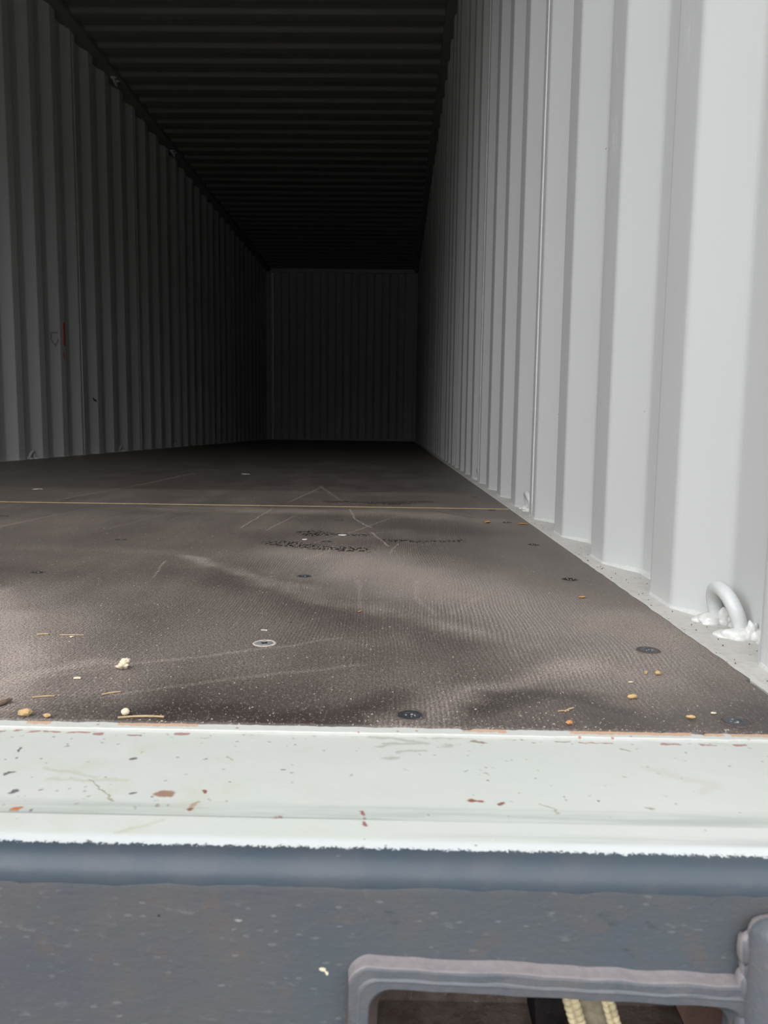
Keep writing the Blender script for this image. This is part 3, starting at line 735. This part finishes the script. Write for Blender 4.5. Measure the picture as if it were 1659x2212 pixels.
# keeper frame round the opening
kp = empty('lock_keeper', (0.07, FY, -0.128))
tag(kp, 'grey steel keeper frame with rounded opening on the front of the sill', 'door keeper')
def local(bm, o):
    bmesh.ops.translate(bm, verts=bm.verts[:], vec=-Vector(o.location)); return bm
def frame_mesh():
    bm = bmesh.new(); loops = []
    for d, y, r in ((-0.0004, FY + 0.0006, .0095), (0.0000, 0.3185, .0092), (0.0002, 0.3145, .0090), (0.0006, 0.3134, .0088), (0.0013, 0.3131, .0084), (0.0045, 0.3130, .0080),
                    (0.0049, 0.3125, .0085), (0.0055, 0.3122, .0090), (0.0062, 0.3124, .0095), (0.0094, 0.3126, .0105), (0.0100, 0.3132, .0108), (0.0138, 0.3195, .0110), (0.0141, 0.3250, .0110)):
        pts = [tilt(p) for p in rrect(KX0 + d, KX1 - d, KZ0 + d, KZ1 - d, r, 10)]
        # densify the straight runs so the weld can wander
        dn = []
        for q, (a, b) in enumerate(zip(pts, pts[1:] + pts[:1])):
            k = 24 if q % 11 == 10 else 1
            dn += [(a[0] + (b[0] - a[0]) * i / k, a[1] + (b[1] - a[1]) * i / k) for i in range(k)]
        w = 0.0011 if d < 0.005 else 0.0005
        loops.append([bm.verts.new((p[0], y + w * 0.5 * mnoise.noise((p[0] * 60, p[1] * 60, d * 90)), p[1] + w * mnoise.noise((p[0] * 70, p[1] * 70, 4)))) for p in dn])
    for a, b in zip(loops, loops[1:]):
        for i in range(len(a)): bm.faces.new((a[i], a[(i + 1) % len(a)], b[(i + 1) % len(a)], b[i]))
    return bm
fr = frame_mesh()
fo = obj('keeper_frame', local(fr, kp), 'keeper', kp)
def keep_local_tex(o):   # textures are laid out in the coordinates of the sill
    o.data.transform(Matrix.Translation(kp.location)); o.location = -kp.location
keep_local_tex(fo)
bm = box(0.1600, 0.205, 0.3010, FY + 0.001, -0.16, -0.0185, 0.0095, 5)
for v in bm.verts:
    v.co += Vector((mnoise.noise(v.co * 40), mnoise.noise(v.co * 40 + Vector((5, 0, 0))), mnoise.noise(v.co * 40 + Vector((0, 5, 0))))) * 0.0022
lg = obj('keeper_lug', local(bm, kp), 'keeper', kp, True); keep_local_tex(lg)
bm = bmesh.new()
for i, z in enumerate([-0.036 - 0.009 * k for k in range(11)]):
    lump(bm, Vector((0.1600 + 0.0012 * (i % 2), 0.3165, z)), 0.0030, 0.0050, 0.0085, 0.3, i)
wo = obj('keeper_weld', local(bm, kp), 'keeper', kp, True); keep_local_tex(wo)

# braided strap hanging inside the opening
sp = empty('braided_strap', (0.105, 0.352, -0.149))
tag(sp, 'tan strap with two cream braided edges inside the keeper opening', 'strap')
lean = 0.30
def sx(x, z): return x + lean * (-0.086 - z)
bm = bmesh.new(); add_box(bm, 0.0935, 0.1065, 0.3525, 0.3545, -0.149, -0.041)
for v in bm.verts: v.co.x += lean * (-0.086 - v.co.z)
obj('webbing', local(bm, sp), 'webbing', sp)
for x0, w, off in ((0.0905, 0.0042, 0), (0.1090, 0.0034, 1)):
    bm = bmesh.new()
    tube(bm, [(sx(x0, z), 0.3515, z) for z in (-0.149, -0.12, -0.09, -0.06, -0.041)], w * 0.75, 10)
    k = 0; z = -0.147
    while z < -0.043:
        for s_ in (-1, 1):
            zz = z + (0.0016 if s_ > 0 else 0)
            mt = Matrix.Translation((sx(x0 + s_ * w * 0.48, zz), 0.3492, zz)) @ Matrix.Rotation(s_ * math.radians(38), 4, 'Y') @ Matrix.Diagonal((w * 0.52, 0.0026, w * 0.66, 1))
            r = bmesh.ops.create_icosphere(bm, subdivisions=2, radius=1.0)
            for v in r['verts']: v.co = mt @ v.co
        z += 0.0033; k += 1
    obj('braided_edge', local(bm, sp), 'cord', sp, True)['label'] = 'cream braided edge'

# ------------------------------------------------------------------ lashing rings
def make_ring(seed=0):
    """right-hand wall ring, at its base between the feet; leans into the room (-x)"""
    e = empty('lashing_ring', (0, 0, 0))
    up = Vector((-0.30, 0, 0.954)); half = 0.0275; leg = 0.016
    pts = [Vector((0, half + 0.002, 0)) + up * -0.003, Vector((0, half, 0)) + up * leg * 0.5]
    for i in range(15):
        a = math.pi * i / 14; pts.append(Vector((0, half * math.cos(a), 0)) + up * (leg + half * 0.98 * math.sin(a)))
    pts += [Vector((0, -half, 0)) + up * leg * 0.5, Vector((0, -half - 0.002, 0)) + up * -0.003]
    bm = bmesh.new(); tube(bm, pts, 0.0072, 16); obj('ring_bar', bm, 'ring', e, True)
    for s_, sd in ((1, 2), (-1, 5)):
        bm = bmesh.new(); y = s_ * (half + 0.002)
        lump(bm, Vector((-0.006, y - 0.003, 0.0015)), 0.017, 0.012, 0.0075, 0.35, sd + seed, 3, 0.35 * s_)
        lump(bm, Vector((0.005, y - 0.004, 0.004)), 0.010, 0.013, 0.009, 0.35, sd + seed + 9, 3)
        lump(bm, Vector((-0.016, y + 0.004, 0.000)), 0.011, 0.010, 0.0045, 0.35, sd + seed + 4, 3)
        lump(bm, Vector((0.002, y - 0.011, 0.006)), 0.0065, 0.005, 0.012, 0.35, sd + seed + 6, 3)
        obj('weld', bm, 'weld', e, True)
    return e
def copy_tree(o, parent=None):
    c = o.copy(); C.objects.link(c)
    if parent: c.parent = parent
    for ch in [x for x in bpy.data.objects if x.parent == o and x is not c]: copy_tree(ch, c)
    return c
ring0 = make_ring()
GR = 'lashing rings along the wall feet'
spots = [((0.3385, 0.7430, -0.0015), 0, 'large pale lashing ring welded at the foot of the right wall, nearest the door'),
         ((0.3385, 1.8560, -0.0015), 0, 'pale lashing ring on the right wall beside the yellow floor strip'),
         ((0.3385, 2.9680, -0.0015), 0, 'small lashing ring on the right wall, beyond the floor strip'),
         ((XL - 0.027, 4.2500, -0.0015), math.pi, 'lashing ring at the foot of the left wall, closest to the left picture edge'),
         ((XL - 0.027, 5.6400, -0.0015), math.pi, 'middle one of three lashing rings along the left wall'),
         ((XL - 0.027, 7.0300, -0.0015), math.pi, 'farthest and tiniest visible lashing ring along the left wall')]
for i, (loc, rz, lab) in enumerate(spots):
    o = ring0 if i == 0 else copy_tree(ring0)
    o.location = loc; o.rotation_euler = (0, 0, rz); tag(o, lab, 'lashing ring', GR)

for y, lab in ((5.56, 'nearer of two dim lashing rings under the top left roof rail'), (6.95, 'farther of two dim lashing rings under the top left roof rail')):
    o = copy_tree(ring0); o.location = (XL + 0.028, y, 2.6125); o.rotation_euler = (0, math.pi, 0)
    tag(o, lab, 'lashing ring', 'lashing rings under the roof rail')

# ------------------------------------------------------------------ floor screws
def make_screw(head, rim, r=0.0085, rimw=0.0022):
    e = empty('floor_screw', (0, 0, 0))
    bm = bmesh.new(); n = 28
    prof = [(r + rimw, 0.0), (r + rimw * 0.5, 0.0007), (r, 0.0004), (r * 0.97, 0.0001)]
    loops = [[bm.verts.new(((q[0] * (1 + 0.08 * mnoise.noise((math.cos(a) * 2, math.sin(a) * 2, q[0] * 300)))) * math.cos(a), q[0] * math.sin(a), q[1])) for a in [2 * math.pi * k / n for k in range(n)]] for q in prof]
    for a, b in zip(loops, loops[1:]):
        for k in range(n): bm.faces.new((a[k], a[(k + 1) % n], b[(k + 1) % n], b[k]))
    obj('hole_rim', bm, rim, e, True)
    bm = bmesh.new()
    prof = [(r * 0.99, 0.0), (r * 0.9, 0.00035), (r * 0.45, 0.0006), (r * 0.40, 0.0003)]
    loops = [[bm.verts.new((q[0] * math.cos(a), q[0] * math.sin(a), q[1])) for a in [2 * math.pi * k / n for k in range(n)]] for q in prof]
    for a, b in zip(loops, loops[1:]):
        for k in range(n): bm.faces.new((a[k], a[(k + 1) % n], b[(k + 1) % n], b[k]))
    bm.faces.new(loops[-1])
    obj('screw_head', bm, head, e)
    if rim != 'rim_pale':
        bm = bmesh.new()
        for q in range(4): lump(bm, Vector((random.uniform(-.5, .5) * r, random.uniform(-.5, .5) * r, 0.0004)), r * random.uniform(.1, .3), r * random.uniform(.06, .2), 0.0005, 0.4, q, 1)
        obj('head_glints', bm, 'rim_pale' if head == 'hole' else 'shiny', e)  # raised pale lumps coloured as glints on the head
        return e
    bm = bmesh.new()
    for a in (0.4, 0.4 + math.pi / 2):
        b2 = box(-r * 0.42, r * 0.42, -r * 0.09, r * 0.09, 0.0002, 0.00062)
        b2.transform(Matrix.Rotation(a, 4, 'Z')); me = bpy.data.meshes.new('t'); b2.to_mesh(me); b2.free(); bm.from_mesh(me); bpy.data.meshes.remove(me)
    obj('screw_slot', bm, 'hole', e)
    return e
protos = {'dark': make_screw('screw', 'rim'), 'shiny': make_screw('shiny', 'rim_pale'), 'hole': make_screw('hole', 'rim')}
used = set()
screws = [(0.0125, 0.4935, 'dark', 1.05, 'dark dusty screw at the front edge, about the middle of the sill'),
          (0.2322, 0.4925, 'dark', 1.05, 'dark chipped screw at the front edge, near the right corner of the floor'),
          (-0.1810, 0.4925, 'hole', 0.40, 'black screw hole just behind the pale pebble on the front edge'),
          (-0.1155, 0.6579, 'shiny', 1.0, 'bright rimmed screw alone in the dark floor left of centre'),
          (0.2277, 0.6566, 'dark', 1.0, 'dark screw in the dusty floor level with the nearest lashing ring'),
          (-0.1173, 0.9679, 'dark', 0.95, 'screw in the middle of the floor, next beyond the bright rimmed one'),
          (0.2303, 0.9740, 'hole', 1.0, 'screw with a faint halo near the right ledge, above the orange chip'),
          (-0.4677, 0.9646, 'dark', 0.95, 'dark screw close to the left picture edge'),
          (-0.1162, 1.2733, 'dark', 0.95, 'screw beside the black torn marks in mid floor'),
          (0.2370, 1.2718, 'hole', 0.95, 'black screw near the right ledge, midway to the floor strip'),
          (-0.4657, 1.2592, 'dark', 0.95, 'dusty screw left of centre, second in its row from the left'),
          (-0.1175, 1.5751, 'dark', 0.9, 'small screw just short of the floor strip, left of the middle'),
          (0.2369, 1.5776, 'hole', 0.95, 'black screw between two orange splinters near the right ledge'),
          (-0.8237, 1.5623, 'hole', 0.95, 'tiny dark screw at the left picture edge, below the floor strip'),
          (0.2357, 1.8200, 'hole', 1.0, 'black screw touching the floor strip near the right wall'),
          (0.2303, 2.1718, 'hole', 0.95, 'first dark screw beyond the floor strip near the right wall'),
          (0.2374, 2.4584, 'hole', 0.95, 'second dark screw beyond the floor strip near the right wall')]
for x, y, k, sc, lab in screws:
    o = protos[k] if k not in used else copy_tree(protos[k]); used.add(k)
    o.location = (x, y, 0.0004 if y > 1.854 else 0.0001); o.scale = (sc, sc, sc); o.rotation_euler = (0, 0, random.random() * 3)
    tag(o, lab, 'screw', 'floor screws')

# ------------------------------------------------------------------ litter on the floor
def chip(name, x, y, L, W, Hh, rot, mat, lab, cat, group, z=0.0, seed=0, sub=2, amp=0.45):
    bm = bmesh.new(); lump(bm, Vector((0, 0, 0)), L / 2, W / 2, Hh / 2, amp, seed, sub, 0, 1.9)
    zmin = min(v.co.z for v in bm.verts)
    for v in bm.verts: v.co.z -= zmin
    o = obj(name, bm, mat); o.location = (x, y, z + 0.0002); o.rotation_euler = (0, 0, rot)
    return tag(o, lab, cat, group)
def straw(x, y, L, r, rot, lab, mat='straw', z=0.0, bend=0.06, pitch=0.0, name='straw_piece'):
    bm = bmesh.new(); n = 8
    tube(bm, [(L * (i / n - 0.5), bend * L * math.sin(math.pi * i / n), r + math.sin(pitch) * L * (i / n)) for i in range(n + 1)], [r * (1 + 0.25 * mnoise.noise((i * 0.8, L * 99, 0))) for i in range(n + 1)], 6)
    o = obj(name, bm, mat); o.location = (x, y, z + 0.0002); o.rotation_euler = (0, 0, rot)
    return tag(o, lab, 'straw', 'straw pieces on the floor')
G1 = 'wood chips on the floor'
# the knobbly chip with a side splinter
kc = empty('wood_chip', (-0.2150, 0.5800, 0.0002)); tag(kc, 'knobbly pale wood chip at the end of the dust streak, left side of the floor', 'wood chip', G1)
bm = bmesh.new(); lump(bm, Vector((0, 0, 0.0030)), 0.0042, 0.0040, 0.0030, 0.5, 3, 3); lump(bm, Vector((0.0015, 0.002, 0.0062)), 0.0032, 0.0030, 0.0021, 0.4, 8, 3)
obj('chip_body', bm, 'pale', kc)
bm = bmesh.new(); tube(bm, [(-0.003, 0, 0.0015), (-0.0065, 0.0005, 0.0012)], [0.0009, 0.0003], 6); tube(bm, [(-0.002, 0.003, 0.002), (-0.008, 0.0045, 0.0008)], [0.0008, 0.0003], 6)
obj('splinter', bm, 'pale', kc)
chip('wood_chip', -0.2409, 0.5542, .0060, .0026, .0016, .1, 'pale', 'small flat cream chip left of the knobbly chip', 'wood chip', G1, seed=11)
chip('wood_chip', 0.2124, 0.5874, .0050, .0045, .0036, .3, 'tan', 'round tan crumb below the dark screw by the nearest ring', 'wood chip', G1, seed=12)
chip('wood_chip', 0.2034, 0.5892, .0028, .0024, .0028, .6, 'tan', 'tiny tan crumb just left of the round tan crumb', 'wood chip', G1, seed=13)
chip('wood_chip', 0.1751, 0.5325, .0078, .0036, .0036, .15, 'tan', 'oblong tan wood chip on the dark floor at right', 'wood chip', G1, seed=14, amp=.25)
chip('wood_chip', 0.2032, 0.4960, .0068, .0030, .0026, -.25, 'tan', 'oblong tan chip at the front edge, left of the corner screw', 'wood chip', G1, seed=15, amp=.25)
chip('wood_chip', 0.2225, 0.5055, .0040, .0018, .0012, .0, 'pale', 'thin pale flake just behind the corner screw', 'wood chip', G1, seed=16)
chip('wood_chip', 0.1848, 0.5682, .0042, .0016, .0010, .1, 'pale', 'thin yellowish flake behind the oblong tan chip', 'wood chip', G1, seed=17)
chip('wood_chip', 0.2204, 0.8647, .0085, .0040, .0022, .2, 'orange', 'orange bark flake lying alone near the right ledge', 'wood chip', G1, seed=18)
chip('wood_chip', 0.1178, 0.4820, .0046, .0036, .0030, .4, 'orange', 'peach crumb at the very front edge, right of centre', 'wood chip', G1, seed=19)
chip('wood_chip', 0.1944, 1.5648, .0150, .0080, .0045, .5, 'orange', 'orange splinter left of the black screw below the strip', 'wood chip', G1, seed=20, amp=.6)
chip('wood_chip', 0.2663, 1.5501, .0240, .0050, .0030, .05, 'orange', 'long orange splinter beside the right ledge', 'wood chip', G1, seed=21)
chip('wood_chip', -0.0355, 0.7805, .0070, .0022, .0014, 1.1, 'orange', 'small brown sliver in the middle of the floor', 'wood chip', G1, seed=22)
chip('wood_chip', -0.1037, 0.7338, .0060, .0016, .0012, .05, 'brown', 'tiny black sliver above the bright rimmed screw', 'wood chip', G1, seed=23)
chip('wood_chip', -0.0938, 1.3488, .0170, .0180, .0016, .3, 'white', 'flat grey scrap beside the black torn marks', 'wood chip', G1, seed=24)
chip('wood_chip', -0.2690, 0.4985, .0160, .0042, .0034, 1.15, 'brown', 'brown stick fragment cut off by the left picture edge', 'wood chip', G1, seed=25, amp=.2)
chip('wood_chip', -0.2440, 0.4790, .0082, .0050, .0052, .2, 'tan', 'tan wood lump on the front edge at far left', 'wood chip', G1, seed=26)
chip('wood_chip', -0.2285, 0.4775, .0050, .0032, .0030, -.2, 'tan', 'smaller tan lump right of the one at far left', 'wood chip', G1, seed=27)
chip('wood_chip', -0.2936, 0.6667, .0040, .0022, .0012, .4, 'pale', 'tiny pale flake under a straw in the left dust patch', 'wood chip', G1, seed=28)
pb = chip('pebble', -0.1784, 0.4835, .0055, .0046, .0052, .2, 'white', 'pale pebble sitting on the front edge, left of the long straw', 'pebble', None, seed=29, amp=.2)
pb.data.materials[0] = MAT['pale']
G2 = 'paper scraps far back on the floor'
chip('paper_scrap', -1.0607, 2.2128, .030, .020, .0030, .2, 'white', 'white triangular scrap on the dark floor beyond the strip at left', 'scrap', G2, seed=31)
chip('paper_scrap', -0.6134, 3.0690, .034, .012, .0030, .0, 'white', 'thin white scrap far back on the dark floor', 'scrap', G2, seed=32)
chip('paper_scrap', -0.155, 1.290, .009, .016, .0012, .2, 'white', 'small white flake left of the black torn marks', 'scrap', G2, seed=33)
straw(-0.1665, 0.4790, .030, .00075, .10, 'long straw lying along the front edge beside the pebble')
straw(-0.2030, 0.5235, .0130, .00060, .55, 'slanting straw in front of the knobbly chip')
straw(-0.2480, 0.5140, .0150, .00055, .25, 'level straw in the dust near the left picture edge')
straw(-0.2960, 0.6720, .0220, .00055, .05, 'thin straw across the left dust patch', bend=.03)
straw(-0.3230, 0.6725, .0100, .00075, .35, 'short straw left of the thin one in the dust patch')
straw(0.1236, 0.5074, .0100, .00060, .75, 'yellow straw bit behind the peach crumb')
straw(0.1190, 0.5050, .0080, .00045, .20, 'fine straw end crossing the yellow straw bit')
straw(-0.1230, 0.7000, .0060, .00050, -.1, 'white hair thin bit above the bright rimmed screw', mat='white')
# sawdust: far too many grains to count
def dust_density(x, y):
    d = 0.30
    if x < -0.20 and y < 0.80: d += 0.55
    def near(px, py, w): return math.exp(-((x - px) ** 2 + (y - py) ** 2) / w ** 2)
    d += 0.5 * near(0.10, 0.57, 0.06) + 0.4 * near(0.02, 0.505, 0.05) + 0.35 * near(0.20, 0.60, 0.08) + 0.3 * near(0.0, 0.85, 0.2)
    return d
bm = bmesh.new(); cnt = 0
while cnt < 7500:
    y = 0.474 + (random.random() ** 1.9) * 1.9
    x = random.uniform(max(-0.56 * y - 0.03, FXL + .02), min(0.50 * y + 0.02, FXR - 0.004))
    if random.random() > dust_density(x, y): continue
    s_ = 0.00013 + 0.00034 * random.random() ** 4 * (1 + 0.3 * y)
    a = random.random() * 6.28; e = random.uniform(1.0, 2.4)
    ca, sa = math.cos(a), math.sin(a); z = 0.0004 if y > 1.85 else 0.0001
    vs = [bm.verts.new((x + ca * s_ * e, y + sa * s_ * e, z)), bm.verts.new((x - ca * s_ * e, y - sa * s_ * e, z)), bm.verts.new((x - sa * s_, y + ca * s_, z)), bm.verts.new((x + sa * s_, y - ca * s_, z)), bm.verts.new((x, y, z + s_ * 1.2))]
    for i, j in ((0, 2), (2, 1), (1, 3), (3, 0)): bm.faces.new((vs[i], vs[j], vs[4]))
    cnt += 1
tag(obj('sawdust', bm, 'dust'), 'fine pale sawdust crumbs scattered over the dark floor', 'sawdust', kind='stuff')
# crumbs caught on the right ledge
bm = bmesh.new()
for i in range(120):
    y = 0.50 + random.random() ** 1.5 * 1.7; x = random.uniform(0.2850, 0.3080) if random.random() < .75 else random.uniform(0.308, 0.335)
    lump(bm, Vector((x, y, -0.0008)), *(random.uniform(0.0003, 0.0010) for _ in range(3)), 0.4, i, 1)
tag(obj('grit', bm, 'brown'), 'dark grit along the pale ledge at the right wall', 'grit', kind='stuff')

# ------------------------------------------------------------------ light: an overcast sky through the open doors
w = bpy.data.worlds.new('overcast_sky'); bpy.context.scene.world = w; w.use_nodes = True
nt = w.node_tree; bg = nt.nodes['Background']
tc = nt.nodes.new('ShaderNodeTexCoord'); sx_ = nt.nodes.new('ShaderNodeSeparateXYZ'); nt.links.new(tc.outputs['Generated'], sx_.inputs[0])
ramp = nt.nodes.new('ShaderNodeValToRGB'); nt.links.new(sx_.outputs[2], ramp.inputs[0])
e = ramp.color_ramp.elements
e[0].position = 0.0; e[0].color = (0.045, 0.048, 0.05, 1)          # dark surroundings along the horizon
e[1].position = 0.95; e[1].color = (0.52, 0.53, 0.54, 1)
for p, v in ((0.12, 0.08), (0.26, 0.58), (0.45, 1.08), (0.66, 0.84)):
    q = e.new(p); q.color = (v * 0.985, v, v * 1.02, 1)
# the cloud is brighter towards the left of the doorway
side = S(nt, sx_.outputs[0]) * -0.50 + 1.0
vm = nt.nodes.new('ShaderNodeVectorMath'); vm.operation = 'SCALE'; nt.links.new(ramp.outputs[0], vm.inputs[0]); nt.links.new(side.k, vm.inputs['Scale'])
nt.links.new(vm.outputs[0], bg.inputs['Color']); bg.inputs['Strength'].default_value = 1.0

# ------------------------------------------------------------------ camera
f, pitch, yaw, roll, h = 1625.07, 0.11017, -0.01426, 0.0129, 0.19334
cp, sp_ = math.cos(pitch), math.sin(pitch); cy, sy = math.cos(yaw), math.sin(yaw)
fwd = Vector((sy * cp, cy * cp, -sp_)); right = Vector((cy, -sy, 0)); up = right.cross(fwd)
r2 = right * math.cos(roll) + up * math.sin(roll); u2 = up * math.cos(roll) - right * math.sin(roll)
cam = bpy.data.cameras.new('camera'); co = bpy.data.objects.new('camera', cam); C.objects.link(co)
cam.sensor_fit = 'HORIZONTAL'; cam.sensor_width = 36.0; cam.lens = f / 1659 * 36.0
cam.clip_start = 0.02; cam.clip_end = 200
co.matrix_world = Matrix(((r2.x, u2.x, -fwd.x, 0), (r2.y, u2.y, -fwd.y, 0), (r2.z, u2.z, -fwd.z, h), (0, 0, 0, 1)))
cam.dof.use_dof = True; cam.dof.focus_distance = 1.0; cam.dof.aperture_fstop = cam.lens / 1.5
sc = bpy.context.scene; sc.camera = co
sc.view_settings.view_transform = 'Standard'; sc.view_settings.look = 'None'; sc.view_settings.gamma = 1.0
sc.view_settings.use_curve_mapping = False; sc.view_settings.exposure = 2.15
